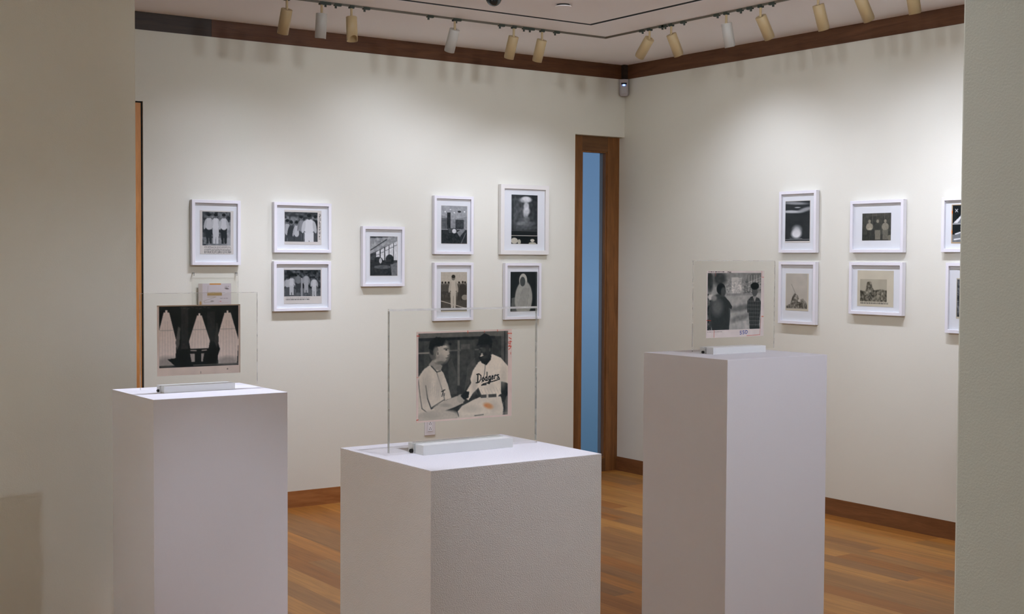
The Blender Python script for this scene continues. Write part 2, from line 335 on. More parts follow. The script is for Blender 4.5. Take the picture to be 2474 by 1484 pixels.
# ---- small framed prints (generic tonal scenes)
def im_A(c):
    c.a[:] = .30; c.noise(5, .55); c.noise(2, .25); c.rect(0, .0, .2, .75, .15, .4); c.rect(.55, .02, .85, .25, .6, .5); c.rect(.2, .78, 1, 1, .62, .7); c.rect(.88, .3, 1, 1, .75, .6)
    for x, s_, l_ in ((.23, .78, .15), (.47, .85, .80), (.76, .82, .12)): person_blob(c, x, .05, .9, s_, l_, .4, .26)
def im_B(c):
    c.a[:] = .35; c.noise(4, .6); c.rect(0, 0, 1, .15, .15, .5)
    for x, y, s_ in ((.08, .25, .7), (.2, .3, .2), (.36, .3, .75), (.5, .12, .55), (.93, .1, .1)): person_blob(c, x, y, 1.0, s_, .25, .4, .17)
    person_blob(c, .74, .05, 1.25, .88, .9, .25, .34)
def im_C(c):
    c.a[:] = .18; c.noise(4, .45); c.rect(0, .72, 1, 1, .38, .8); c.noise(2, .2)
    for x, y, s_, l_ in ((.09, .25, .7, .3), (.2, .2, .8, .75), (.38, .12, .45, .2), (.6, .12, .65, .65), (.82, .25, .8, .75)): person_blob(c, x, y, .75, s_, l_, .35, .15)
    c.rect(.455, .3, .495, 1, .6)
def im_D(c):
    c.a[:] = .25; c.poly([(0, .05), (1, 0), (1, .12), (0, .45)], .62); c.noise(4, .25)
    for i in range(5):
        xa = .22+i*.165; ya = .40-i*.06; yb = .58+i*.03
        c.poly([(xa, ya), (xa+.13, ya-.05), (xa+.13, yb), (xa, yb)], .92)
        c.line([(xa, ya+.08), (xa+.13, ya+.05)], .006, .3)
    c.ell(.3, .62, .17, .10, .15); c.ell(.72, .58, .15, .12, .12); c.rect(0, .6, 1, 1, .12, .85); c.ell(.38, .62, .05, .07, .8)
    c.ell(.45, .78, .3, .05, .35); c.poly([(.75, .72), (1, .66), (1, 1), (.8, 1)], .45); c.noise(3, .15); c.line([(.02, .35), (.6, .08)], .012, .2)
def im_E(c):
    c.a[:] = .55; c.poly([(0, 0), (1, 0), (1, .28), (.4, .36), (0, .25)], .66); c.rect(.0, .33, .24, .62, .35); c.rect(.22, .18, .36, .62, .12); c.rect(.55, .36, .88, .62, .2)
    for i in range(6): c.rect(.56+i*.055, .37, .565+i*.055, .6, .6)
    for x, y in ((.35, .1), (.15, .16), (.5, .18), (.9, .15)): c.ell(x, y, .03, .015, .98)
    c.ell(.7, .15, .07, .025, .1); c.rect(0, .64, 1, 1, .12); c.poly([(.25, .6), (.6, .58), (.6, .72), (.3, .72)], .28); c.poly([(.6, .7), (.85, .6), (.95, .62), (.72, .82)], .5)
    c.ell(.5, .67, .08, .06, .88); c.line([(.78, .98), (.95, .72)], .008, .5); c.noise(3, .14)
def im_F(c):
    c.a[:] = .13; c.ell(.2, .5, .5, .45, .32, 0, .9, .8); c.noise(6, .15)
    for x, y, rx, ry, v in ((.5, .13, .20, .065, .75), (.62, .12, .16, .06, .88), (.56, .09, .15, .05, .93), (.57, .28, .10, .10, .9), (.58, .40, .13, .09, .92), (.55, .5, .09, .07, .75), (.58, .6, .12, .07, .45), (.5, .72, .30, .07, .5), (.75, .7, .18, .05, .35), (.55, .8, .4, .06, .3)):
        c.ell(x, y, rx, ry, v, 0, .6, .85)
    c.noise(4, .12); c.rect(0, .88, 1, 1, .05); c.rect(0, .88, 1, .89, .5, .5); c.rect(.05, .15, .07, .88, .06)
def im_G(c):
    c.a[:] = .82; c.rect(0, .3, 1, .72, .3, .9); c.noise(4, .35, (0, .28, 1, .72)); c.rect(0, .66, 1, 1, .24); c.line([(0, .74), (1, .95)], .008, .9); c.noise(3, .08)
    for x in (.06, .18, .3, .7, .93): person_blob(c, x, .25, .48, .25, .15, .4, .14)
    person_blob(c, .84, .24, .5, .12, .12, .35, .2); c.ell(.92, .66, .12, .07, .6)
    person_blob(c, .48, .08, .86, .85, .82, .45, .26)
def im_H(c):
    c.a[:] = .07; c.poly([(.05, .66), (.35, .63), (.35, 1), (.03, 1)], .42); c.ell(.48, .22, .15, .17, .9, 0, .12); c.ell(.5, .68, .33, .45, .78, .06, .12); c.ell(.46, .25, .10, .12, .30)
    for i in range(7): c.line([(.3+i*.05, .95), (.38+i*.05, .6), (.5+i*.035, .42)], .006, .5, .6)
    c.rect(.97, 0, 1, 1, .6, .5); c.noise(4, .08)
def im_I(c):
    c.a[:] = .13; c.ell(.4, .05, .5, .035, .6, .05, .8); c.ell(.25, .26, .4, .035, .8, .03, .8); c.ell(.8, .22, .3, .05, .75, -.2, .9, .8); c.ell(.5, .16, .12, .015, .7, 0, .7)
    c.ell(.46, .82, .20, .11, 1, 0, .6); c.ell(.48, .72, .17, .10, .9, 0, 1.0, .8); c.line([(0, .96), (1, .96)], .004, .8); c.line([(.2, .93), (.7, .94)], .004, .7); c.noise(6, .05)
def im_J(c):
    c.a[:] = .14; c.rect(0, 0, 1, .12, .35, .5)
    for x in (.15, .62, .92): c.ell(x, .35, .12, .34, .22); c.rect(x-.12, .35, x+.12, .8, .2)
    for x in (.36, .5, .78): c.rect(x-.012, 0, x+.012, .6, .42, .6)
    c.noise(4, .12); c.rect(0, .78, 1, 1, .12, .7)
    for x, s_, l_ in ((.26, .68, .12), (.54, .16, .5), (.8, .6, .42)): c.ell(x, .5, .12, .14, s_); c.ell(x, .30, .045, .06, .62); c.poly([(x-.1, .62), (x+.1, .62), (x+.09, .96), (x-.08, .96)], l_)
    c.ell(.27, .57, .07, .03, .8); c.ell(.96, .9, .08, .1, .5); c.noise(2, .12)
def im_K(c):
    P_ = [(.0, .92), (.2, .86), (.3, .66), (.40, .56), (.55, .60), (.62, .74), (.80, .70), (.92, .78), (1, .84), (1, .97), (0, .97)]
    c.a[:] = .80; c.noise(9, .08); c.poly(P_, .34); c.pnoise(P_, 5, .5); c.pnoise(P_, 2.5, .6); c.ell(.62, .76, .06, .04, .85, 0, .3); c.line([(.25, .30), (.46, .58)], .005, .35); c.rect(0, .975, 1, 1, .72); c.blur(1)
def im_L(c):
    c.a[:] = .82; c.noise(9, .06); Q_ = [(.2, .55), (.27, .14), (.33, .10), (.42, .12), (.46, .35), (.52, .5), (.8, .44), (1, .5), (1, 1), (0, 1), (0, .5)]
    c.poly(Q_, .36); c.pnoise(Q_, 5, .35); c.pnoise(Q_, 2.4, .9); c.rect(.64, .55, .68, .92, .72, .8); c.rect(.45, .5, .47, .7, .6, .6); c.blur(1)
def im_M(c):
    c.a[:] = .06; c.poly([(0, .5), (.12, .42), (.3, .1), (.6, 0), (1, 0), (1, .5)], .55); c.poly([(.02, .48), (.2, .3), (.3, .05), (.42, .02), (.3, .25), (.12, .48)], .97)
    c.poly([(0, .8), (.4, .7), (1, .75), (1, 1), (0, 1)], .5); c.line([(.05, .93), (.25, .9), (.38, .68), (.08, .78)], .018, .98)
    c.rect(0, .49, 1, .515, .75)
    for x, y in ((.10, .14), (.24, .62)): c.line([(x-.03, y-.03), (x+.03, y+.04)], .009, 1); c.line([(x+.03, y-.03), (x-.03, y+.04)], .009, 1)
    c.noise(4, .08)
def im_N(c): c.a[:] = .3; c.noise(5, .5); c.noise(2, .3)

WARM = dict(dark=(.13, .13, .11), light=(.88, .85, .78)); NEU = dict(dark=(.05, .07, .08), light=(.92, .91, .92))
def picture_frame(loc, rz, w, h, pc, pw, ph, paper, img, rect, label, group, marks=None, tone=NEU, cream=False, fw=.0195, d=.035, res=.0028):
    root = empty('picture_frame', loc, rz); tag(root, label, 'picture frame', group)
    fm = M['creamframe'] if cream else M['frame']
    if cream: fw = .030
    bm = NB()   # moulding: four mitred members
    O = [(-w/2, -h/2), (w/2, -h/2), (w/2, h/2), (-w/2, h/2)]; I = [(-w/2+fw, -h/2+fw), (w/2-fw, -h/2+fw), (w/2-fw, h/2-fw), (-w/2+fw, h/2-fw)]
    ys = [-.004, -d]
    ov = [[bm.verts.new((x, y, z)) for x, z in O] for y in ys]; iv = [[bm.verts.new((x, y, z)) for x, z in I] for y in ys]
    for i in range(4):
        j = (i+1) % 4
        bm.faces.new((ov[0][i], ov[0][j], ov[1][j], ov[1][i])); bm.faces.new((iv[0][i], iv[0][j], iv[1][j], iv[1][i]))
        bm.faces.new((ov[1][i], ov[1][j], iv[1][j], iv[1][i])); bm.faces.new((ov[0][i], ov[0][j], iv[0][j], iv[0][i]))
    obj('moulding', bm, fm, root, bevel=.0012)
    bm = NB(); box(bm, -w/2+fw, w/2-fw, -(d-.016), -.002, -h/2+fw, h/2-fw); obj('mat_board', bm, M['mat'], root)
    rgb = compose(pw, ph, res, paper, img, rect, marks, **tone)
    print_mesh('photo_print', pw, ph, rgb, root, (pc[0], -(d-.016)-.0009, pc[1]))
    bm = NB(); box(bm, -w/2+fw+.0002, w/2-fw-.0002, -(d-.007), -(d-.009), -h/2+fw+.0002, h/2-fw-.0002); obj('glazing', bm, M['glass'], root)
    bm = NB(); box(bm, -w*.3, w*.3, -.004, 0, h/2-fw-.03, h/2-fw); obj('hanging_cleat', bm, M['steel'], root)
    return root
PB = (.83, .80, .78); PC = (.80, .76, .68)
cap = lambda x0, y0, x1, y1, n_: [('text', (x0, y0, x1, y1, n_, .9, .8), (.22, .22, .22))]
G1 = 'white framed prints on the back wall'; G2 = 'white framed prints on the right wall'
# back wall: (x0,x1,z0,z1) of the frame, (x0,z1,x1,z0) of the sheet, image rect as fractions
def back(fr_, sh, *a_, **k):
    cx_, cz = (fr_[0]+fr_[1])/2, (fr_[2]+fr_[3])/2
    picture_frame((cx_, 0, cz), 0, fr_[1]-fr_[0], fr_[3]-fr_[2], ((sh[0]+sh[2])/2-cx_, (sh[1]+sh[3])/2-cz), sh[2]-sh[0], sh[1]-sh[3], *a_, **k)
def right(fr_, sh, *a_, **k):
    cy, cz = (fr_[0]+fr_[1])/2, (fr_[2]+fr_[3])/2
    picture_frame((0, cy, cz), -math.pi/2, fr_[0]-fr_[1], fr_[3]-fr_[2], (cy-(sh[0]+sh[2])/2, (sh[1]+sh[3])/2-cz), sh[0]-sh[2], sh[1]-sh[3], *a_, **k)
back((-3.403, -3.089, 1.553, 1.951), (-3.348, 1.887, -3.131, 1.621), PB, im_A, (.09, .035, .92, .80), 'white frame alone at the far left, print of three men above a typed caption', G1, cap(.13, .82, .92, .99, 7))
back((-2.864, -2.464, 1.633, 1.951), (-2.788, 1.904, -2.529, 1.685), PB, im_B, (.02, .065, .90, .92), 'wide white frame, upper of the left stacked pair, woman in pale dress before a crowd', G1, cap(.92, .1, .98, .85, 22))
back((-2.867, -2.466, 1.262, 1.579), (-2.792, 1.534, -2.527, 1.308), PB, im_C, (.02, .06, .97, .79), 'wide white frame, lower of the left stacked pair, street figures above a caption strip', G1, cap(.05, .82, .70, .90, 2))
back((-2.235, -1.919, 1.414, 1.811), (-2.175, 1.746, -1.964, 1.484), PB, im_D, (.02, .015, .98, .99), 'single upright white frame hanging mid-wall, vehicle interior with bright windows', G1)
back((-1.687, -1.369, 1.630, 2.028), (-1.625, 1.963, -1.411, 1.702), PB, im_E, (.02, .02, .98, .99), 'upright white frame, room with a dark column and ceiling lights', G1)
back((-1.141, -.723, 1.631, 2.125), (-1.042, 2.055, -.814, 1.706), (.85, .82, .78), im_F, (.0, .0, .99, .83), 'largest frame, cream white, tall dark print of a rising pale cloud', G1,
     [('rect', (0, .83, 1, .995, 1), (.04, .07, .08)), ('ell', (.12, .93, .13, .06, 1), (.75, .72, .66)), ('ell', (.30, .95, .06, .05, 1), (.70, .68, .62)), ('ell', (.80, .92, .08, .03, 1), (.78, .75, .70)), ('ell', (.8, .99, .15, .035, 1), (.72, .70, .64))], cream=True)
back((-1.686, -1.369, 1.175, 1.573), (-1.625, 1.508, -1.413, 1.235), PC, im_G, (.0, .0, .99, .975), 'upright white frame, athlete in pale kit on a track before a crowd', G1, tone=dict(dark=(.14, .13, .11), light=(.87, .82, .75)))
back((-1.102, -.787, 1.171, 1.571), (-1.047, 1.509, -.814, 1.228), (.10, .12, .12), im_H, (.0, .0, .985, 1), 'upright white frame below the cream one, pale draped form on black', G1, tone=dict(dark=(.06, .09, .10), light=(.80, .78, .74)))
right((-1.622, -1.941, 1.649, 2.046), (-1.665, 1.985, -1.881, 1.715), PB, im_I, (.02, .03, .985, .965), 'upright white frame, dark print with one white burst low down', G2)
right((-2.218, -2.622, 1.650, 1.966), (-2.303, 1.888, -2.521, 1.724), (.25, .24, .22), im_J, (.0, .0, 1, 1), 'wide white frame, small dark print of three seated figures', G2, tone=dict(dark=(.14, .15, .14), light=(.80, .75, .66)))
right((-1.625, -1.942, 1.191, 1.592), (-1.677, 1.516, -1.874, 1.277), PC, im_K, (.03, .02, .955, .955), 'upright white frame, pale print with a dark rocky mound and slanting pole', G2, tone=dict(dark=(.18, .17, .14), light=(.88, .84, .79)))
right((-2.216, -2.622, 1.274, 1.592), (-2.272, 1.542, -2.547, 1.324), PC, im_L, (.085, .25, .82, .86), 'wide white frame, sepia print of a dense crowd piled around a tower', G2, cap(.09, .87, .86, .93, 2), tone=dict(dark=(.20, .19, .15), light=(.80, .76, .68)))
right((-2.892, -3.292, 1.652, 1.966), (-2.951, 1.923, -3.23, 1.702), (.72, .62, .50), im_M, (.04, .03, .96, .97), 'white frame cut off by the near jamb, upper one, print with white crosses on black', G2,
      [('ell', (.015, .2, .012, .05, 1), (.85, .45, .15)), ('ell', (.015, .7, .012, .06, 1), (.85, .50, .2))])
right((-2.927, -3.244, 1.190, 1.592), (-2.992, 1.505, -3.18, 1.275), PC, im_N, (.04, .04, .96, .96), 'white frame cut off by the near jamb, lower one, mostly blank mat showing', G2)

# ================================================================== pedestals
def pedestal(x0, x1, y0, y1, h, mat, label):
    root = empty('pedestal', ((x0+x1)/2, (y0+y1)/2, 0)); tag(root, label, 'pedestal', 'display pedestals')
    a_, b_ = (x1-x0)/2, (y1-y0)/2
    bm = NB(); box(bm, -a_, a_, -b_, b_, 0, h); obj('plinth_body', bm, mat, root, bevel=.0015)
pedestal(-4.69, -4.14, -4.93, -4.438, 1.067, M['pedtex'], 'white textured pedestal in the centre foreground, nearest and widest')
pedestal(-4.689, -4.14, -2.93, -2.455, 1.067, M['ped'], 'white pedestal at the left, in front of the plain partition wall')
pedestal(-2.85, -2.296, -4.082, -3.59, 1.22, M['ped'], 'tallest white pedestal, standing at the right of the room')

def stand(cx_, yf, z, plate, sheet, rgb, label, edge, th=.006, bw=.297, rim=(.0022, .0016)):
    """clear upright sheet with a print inside, held between two white bars; plate=(x0,x1,z0,z1)"""
    root = empty('acrylic_print_stand', (cx_, yf+.045, z)); tag(root, label, 'print stand', 'acrylic print stands')
    hb = .0275
    bm = NB(); box(bm, -bw/2, bw/2, -.045, -.004, 0, hb); obj('front_bar', bm, M['bar'], root, bevel=.0008)
    bm = NB(); box(bm, -bw/2, bw/2, .004, .010, 0, hb); box(bm, -bw/2, bw/2, .016, .035, 0, hb); box(bm, -bw/2, bw/2, .010, .016, 0, hb-.004)
    obj('back_bar', bm, M['bar'], root, bevel=.0006)
    x0, x1, z0, z1 = plate[0]-cx_, plate[1]-cx_, plate[2]-z, plate[3]-z
    bm = NB(); t1, t2 = rim   # rim tone stands in for edge refraction: wider on top, fine at sides
    box(bm, x0+t2, x1-t2, -th/2, th/2, z0, z1-t1); box(bm, x0, x1, -th/2, th/2, z1-t1, z1, 2); box(bm, x0, x0+t2, -th/2, th/2, z0, z1-t1, 1); box(bm, x1-t2, x1, -th/2, th/2, z0, z1-t1, 1)
    obj('clear_sheet', bm, [M['acr'], edge, M['acredge_top'] if th > .006 else edge], root)
    W_, H_ = sheet[1]-sheet[0], sheet[3]-sheet[2]
    print_mesh('photo_print', W_, H_, rgb, root, ((sheet[0]+sheet[1])/2-cx_, 0, (sheet[2]+sheet[3])/2-z))
    bm = NB(); tube(bm, (-bw/2-.007, .012, .0065), (-bw/2, .012, .0065), .0055, 16); tube(bm, (-bw/2-.009, .012, .0065), (-bw/2-.007, .012, .0065), .0035, 6)
    obj('clamp_screw', bm, M['dark'], root)
    return root

# centre stand: two seated ball players in pale shirts, dark locker room (generic)
def im_center(c):
    c.a[:] = .17; c.rect(0, 0, .95, .06, .40, .7); c.rect(0, .055, .85, .085, .07, .9); c.rect(.92, 0, 1, 1, .32, .7); c.rect(.955, 0, .965, 1, .08); c.rect(.985, 0, .99, 1, .6, .6); c.rect(.06, .09, .12, .55, .22)
    c.rect(.425, .09, .45, .62, .36); c.rect(.30, .20, .68, .215, .33); c.rect(.0, .22, .12, .235, .5); c.rect(.46, .1, .62, .5, .21); c.rect(.46, .14, .56, .20, .33, .7)
    c.poly([(.32, .35), (.36, .3), (.42, .5), (.42, .72), (.34, .72)], .24); c.poly([(.54, .4), (.62, .3), (.64, .45), (.5, .7)], .26); c.noise(7, .08)
    # left figure
    c.poly([(0, .50), (.06, .41), (.13, .36), (.20, .38), (.27, .46), (.32, .60), (.36, .76), (.30, .78), (.30, 1), (0, 1)], .74)
    c.poly([(.11, .36), (.16, .30), (.26, .38), (.24, .44), (.18, .42)], .52); c.ell(.235, .235, .085, .125, .62, .08, .08); c.ell(.165, .22, .05, .09, .30, 0, .2); c.ell(.207, .265, .02, .035, .50, 0, .3); c.ell(.15, .16, .035, .09, .1, 0, .1)
    c.poly([(.11, .17), (.13, .09), (.19, .045), (.27, .055), (.30, .11), (.36, .125), (.355, .145), (.29, .145), (.20, .16), (.15, .2)], .03); c.line([(.315, .17), (.325, .21), (.345, .245), (.325, .27), (.318, .32), (.29, .355)], .004, .22)
    c.line([(.20, .46), (.27, .70), (.30, .85)], .005, .35); c.line([(.14, .38), (.20, .45), (.24, .44)], .006, .15); c.line([(.08, .60), (.10, .75), (.14, .87), (.28, .80)], .006, .12); c.line([(.145, .855), (.28, .775)], .004, .15)
    c.poly([(.16, .86), (.28, .79), (.42, .74), (.50, .76), (.49, .83), (.40, .87), (.22, .93)], .66); c.ell(.465, .775, .045, .05, .60, .3, .2); c.line([(.22, .93), (.40, .875), (.48, .84)], .007, .1); c.line([(0, .53), (.02, .72), (.04, .86), (.12, .93)], .004, .2)
    # right figure
    c.poly([(.60, .45), (.66, .36), (.76, .30), (.82, .27), (.92, .32), (1, .42), (1, .62), (.96, .68), (.94, .78), (.72, .80), (.66, .66), (.60, .72), (.55, .80), (.50, .76), (.52, .70), (.58, .60), (.57, .55)], .80)
    c.poly([(.66, .30), (.73, .30), (.81, .28), (.80, .34), (.75, .40), (.70, .37)], .06); c.ell(.735, .235, .070, .115, .10, -.05, .08); c.poly([(.655, .14), (.67, .06), (.73, .02), (.79, .05), (.82, .12), (.81, .2), (.76, .15), (.68, .155), (.63, .165)], .05)
    c.ell(.70, .27, .012, .018, .6, 0, .5); c.ell(.72, .22, .03, .03, .22, 0, .8); c.line([(.74, .38), (.73, .5), (.70, .6)], .004, .25)
    c.poly([(.52, .69), (.56, .70), (.55, .77), (.50, .79), (.46, .74)], .08); c.poly([(.92, .60), (.99, .62), (1, .76), (.94, .84), (.92, .72)], .07)
    for i in range(5): c.line([(.93, .80+i*.012), (.845+i*.012, .84+i*.018)], .010, .13)
    c.ell(.93, .80, .045, .05, .12, .3, .2)
    c.poly([(.68, .77), (.92, .78), (.95, .92), (.94, 1), (.42, 1), (.42, .93), (.48, .86), (.60, .80)], .76); c.rect(.69, .745, .87, .785, .26); c.rect(.755, .74, .775, .80, .7); c.ell(.2, .97, .25, .08, .66, 0, .3)
    c.line([(.42, .90), (.44, .98)], .005, .1); c.line([(.62, .985), (.72, .98)], .005, .12); c.noise(3, .05); c.rect(.0, .97, 1, 1, .7, .3); c.blur(1)
    for i in range(9):   # creases
        x = .62+i*.035; c.line([(x, .66+.01*(i % 3)), (x+.03, .74)], .002, .5, .5); c.line([(.05+i*.025, .5+.02*i), (.07+i*.02, .62+.02*i)], .002, .5, .4)
    # faces: brow, eye, nose, mouth, ear, shading
    c.ell(.30, .22, .035, .10, .70, 0, .8, .7); c.ell(.245, .31, .06, .05, .50, 0, .8, .6); c.ell(.30, .185, .03, .012, .30, 0, .5, .8); c.ell(.303, .200, .012, .007, .12, 0, .5); c.poly([(.318, .19), (.338, .245), (.315, .262)], .64)
    c.line([(.325, .263), (.312, .262)], .003, .3); c.line([(.322, .290), (.298, .294)], .004, .25); c.ell(.208, .235, .018, .034, .62, 0, .3); c.ell(.210, .238, .008, .018, .35, 0, .6); c.ell(.185, .205, .025, .05, .42, .2, .7, .8); c.ell(.24, .345, .05, .02, .30, 0, .8, .7)
    c.ell(.765, .225, .02, .05, .17, 0, .9, .8); c.ell(.69, .195, .018, .008, .30, 0, .6, .8); c.ell(.675, .235, .012, .02, .28, 0, .7, .8); c.ell(.698, .285, .020, .007, .78, -.2, .4); c.ell(.79, .22, .010, .022, .26, 0, .5, .8); c.ell(.73, .30, .03, .02, .2, 0, .9, .7)
    # soft folds in the cloth
    for x, y, rx, ry, v in ((.08, .62, .05, .16, .60), (.22, .60, .03, .14, .64), (.62, .62, .03, .10, .62), (.95, .55, .04, .12, .66), (.80, .66, .05, .05, .70), (.58, .90, .10, .04, .64), (.84, .90, .05, .06, .66), (.30, .84, .06, .02, .5), (.13, .95, .1, .04, .58)): c.ell(x, y, rx, ry, v, .1, 1.0, .55)
    def st(pts, w=.0062): c.line([(.640+px*.262, .600-py*.100-px*.040) for px, py in pts], w, .04)
    st([(.05, 0), (.06, .98)], .009); st([(.0, .98), (.11, .98), (.19, .75), (.19, .32), (.11, .02), (-.02, 0)])
    O_ = lambda x_: [(x_, .24), (x_+.02, .42), (x_+.06, .46), (x_+.085, .25), (x_+.06, .04), (x_+.02, .06), (x_, .24)]
    st(O_(.245)); st(O_(.37)); st([(.455, 1.0), (.455, .05), (.48, .03)]); st(O_(.515)); st([(.60, .46), (.605, -.1), (.56, -.40), (.50, -.34), (.53, -.15), (.64, .06)])
    st([(.66, .22), (.725, .30), (.71, .45), (.675, .42), (.655, .2), (.69, .03), (.74, .12)]); st([(.785, .03), (.79, .46), (.80, .36), (.84, .47), (.865, .40)]); st([(.965, .42), (.92, .46), (.905, .32), (.96, .18), (.935, .03), (.89, .05)])
    st([(.985, .06), (1.0, -.12), (.80, -.20), (.30, -.30), (.22, -.40), (.42, -.44)], .0065)
    c.line([(.255, .735), (.275, .66)], .005, .12); c.line([(.25, .68), (.29, .66)], .005, .12); c.line([(.28, .73), (.285, .70)], .004, .12)
RED = (.80, .22, .12)
mk = [('line', ([(0, .047), (.03, .047)], .004, 1), RED), ('line', ([(.525, 0), (.525, .035)], .003, 1), RED), ('line', ([(.84, 0), (.84, .025)], .003, 1), RED), ('line', ([(.95, .05), (1, .053)], .004, 1), RED),
      ('line', ([(0, .97), (.02, .965)], .004, 1), RED), ('line', ([(0, .5), (.025, .5)], .002, .6), RED), ('line', ([(.985, .27), (.985, .29)], .003, 1), RED), ('line', ([(.70, .02), (.70, .03)], .003, 1), RED),
      # 441 written sideways in the right border (reads upwards)
      ('line', ([(.962, .235), (.985, .215), (.982, .195), (.968, .19), (.960, .20), (.992, .20)], .0035, 1), RED), ('line', ([(.960, .165), (.980, .175), (.978, .135)], .0035, 1), RED), ('line', ([(.958, .15), (.995, .145)], .0035, 1), RED), ('line', ([(.965, .10), (.990, .115)], .0035, 1), RED),
      ('ell', (.745, .865, .05, .030, 1, .3, .9, .75), (.80, .50, .28)), ('ell', (.72, .86, .02, .012, 1, .3, .9, .4), (.85, .45, .25))]
rgbC = compose(.318, .250, .0013, (.89, .80, .76), im_center, (.022, .022, .955, .982), mk, dark=(.025, .06, .08), light=(1.14, 1.06, .96))
stand(-4.4235, -4.695, 1.067, (-4.655, -4.162, 1.0745, 1.465), (-4.567, -4.249, 1.151, 1.401), rgbC, 'clear stand on the centre pedestal, print of two ballplayers shaking hands', M['acredge'], th=.007, rim=(.0055, .0022))

# left stand: dark room with three pale tapering windows (generic)
def im_left(c):
    c.a[:] = .05; c.rect(.27, 0, .36, .7, .13); c.rect(.60, .1, .7, .6, .12); c.noise(8, .05)
    for x, t_, w0, w1 in ((.09, .06, .035, .13), (.50, .12, .03, .14), (.86, .08, .04, .15)):
        c.poly([(x-w0, t_+.04), (x+w0, t_+.04), (x+w1*.95, .58), (x+w1*.8, .96 if x != .5 else .72), (x-w1*.8, .96 if x != .5 else .72), (x-w1*.95, .58)], .76); c.rect(x-.012, t_, x+.012, t_+.05, .8)
        for i in range(6): c.line([(x-w1*.6+i*w1*.24, .2+abs(i-2.5)*.09), (x-w1*.7+i*w1*.28, .93 if x != .5 else .70)], .004, .55, .5)
        c.line([(x-w1*.6, .39), (x+w1*.6, .39)], .006, .5, .7)
    c.ell(.09, .92, .14, .10, .35, 0, .8, .6); c.ell(.86, .93, .14, .08, .4, 0, .8, .6)
    c.poly([(.24, .75), (.30, .70), (.62, .70), (.74, .62), (.76, .72), (.70, .98), (.20, .98), (.10, .86), (.24, .84)], .04); c.poly([(.38, .78), (.56, .78), (.54, .92), (.40, .92)], .55); c.rect(.44, .73, .52, .96, .04); c.poly([(.60, .72), (.70, .72), (.72, .98), (.56, .98)], .03)
    c.line([(.39, .73), (.46, .735)], .006, .8); c.line([(.53, .735), (.59, .73)], .006, .8); c.rect(.42, .96, 1, .985, .45, .5); c.poly([(.20, .60), (.235, .33), (.26, .35), (.25, .62), (.22, .72)], .28); c.poly([(.69, .6), (.715, .28), (.735, .3), (.745, .6), (.72, .7)], .17)
    for i in range(8): c.line([(.25+i*.05, .02+(i % 3)*.012), (.28+i*.05, .03)], .003, .5, .7)
    c.noise(3, .04); c.blur(1)
mk = [('line', ([(.515, .955), (.515, .985)], .003, 1), (.35, .33, .3)), ('ell', (.84, .935, .010, .010, 1), (.35, .32, .28)), ('ell', (.845, .935, .005, .005, 1), (.75, .68, .62)), ('rect', (.985, 0, 1, 1, .35), (.55, .46, .34)), ('rect', (0, 0, 1, .018, .5), (.55, .46, .34))]
rgbL = compose(.350, .280, .0018, (.88, .81, .76), im_left, (.028, .022, .975, .885), mk, dark=(.01, .045, .05), light=(1.2, 1.11, 1.06))
stand(-4.4235, -2.7245, 1.067, (-4.652, -4.158, 1.0805, 1.460), (-4.583, -4.233, 1.131, 1.411), rgbL, 'clear stand on the left pedestal, dark print with three pale windows', M['acredge_thin'])

# right stand: two dark figures in a pale street (generic)
def im_right(c):
    c.a[:] = .58; c.rect(0, 0, 1, .25, .52); c.rect(.44, .08, .63, .36, .72)
    for i in range(4):
        for j in range(4): c.rect(.57+i*.015, .08+j*.035, .577+i*.015, .10+j*.035, .35)
    c.poly([(.66, .3), (.74, .03), (1, 0), (1, .4), (.66, .4)], .42)
    for i in range(5): c.rect(.76+i*.05, .04, .772+i*.05, .34, .75, .8); c.line([(.70, .20+i*.03), (1, .08+i*.05)], .003, .7)
    c.noise(3, .3, (.35, .15, 1, .4)); c.ell(.22, .1, .12, .12, .22, 0, .7); c.ell(.04, .15, .06, .18, .18, 0, .6)
    c.rect(0, .36, 1, 1, .62, .9); c.rect(.35, .36, .9, .40, .45, .5); c.ell(.62, .62, .25, .05, .34, -.15, .9, .8); c.ell(.6, .8, .22, .05, .42, -.2, .9, .8); c.rect(.6, .86, .8, 1, .68, .6); c.noise(7, .12)
    c.rect(0, .36, .07, 1, .25); c.noise(3, .5, (0, .36, .08, 1)); c.ell(.06, .42, .05, .05, .75, 0, .4)
    # left figure, back turned
    c.ell(.22, .72, .20, .36, .22, -.05, .1); c.poly([(.05, .58), (.14, .44), (.32, .42), (.40, .5), (.46, .60), (.44, .64), (.38, .60), (.41, .85), (.40, 1), (.09, 1)], .17); c.ell(.18, .6, .10, .14, .40, 0, .9, .8)
    c.ell(.245, .28, .08, .10, .07, 0, .1); c.ell(.29, .33, .045, .08, .26, 0, .3); c.ell(.12, .44, .05, .05, .5, 0, .6)
    # right figure, checked shirt
    c.poly([(.74, .50), (.80, .43), (.86, .41), (.97, .46), (1.0, .52), (.99, .72), (.97, .92), (.98, 1), (.79, 1), (.78, .85), (.77, .72), (.74, .70)], .15)
    for i in range(7): c.line([(.76+i*.034, .45), (.77+i*.033, .95)], .004, .55, .6); c.line([(.75, .50+i*.07), (.98, .51+i*.07)], .004, .55, .6)
    c.ell(.88, .32, .055, .10, .30, 0, .15); c.ell(.88, .235, .08, .065, .04, 0, .15); c.poly([(.84, .42), (.92, .42), (.88, .52)], .55); c.noise(3, .05); c.blur(1)
def S_(x, y, sx_, sy): return [(x+sx_, y), (x, y), (x-.002, y+sy*.45), (x+sx_*.8, y+sy*.45), (x+sx_*.9, y+sy*.8), (x+sx_*.3, y+sy), (x-.004, y+sy*.9)]
BL = (.18, .28, .62)
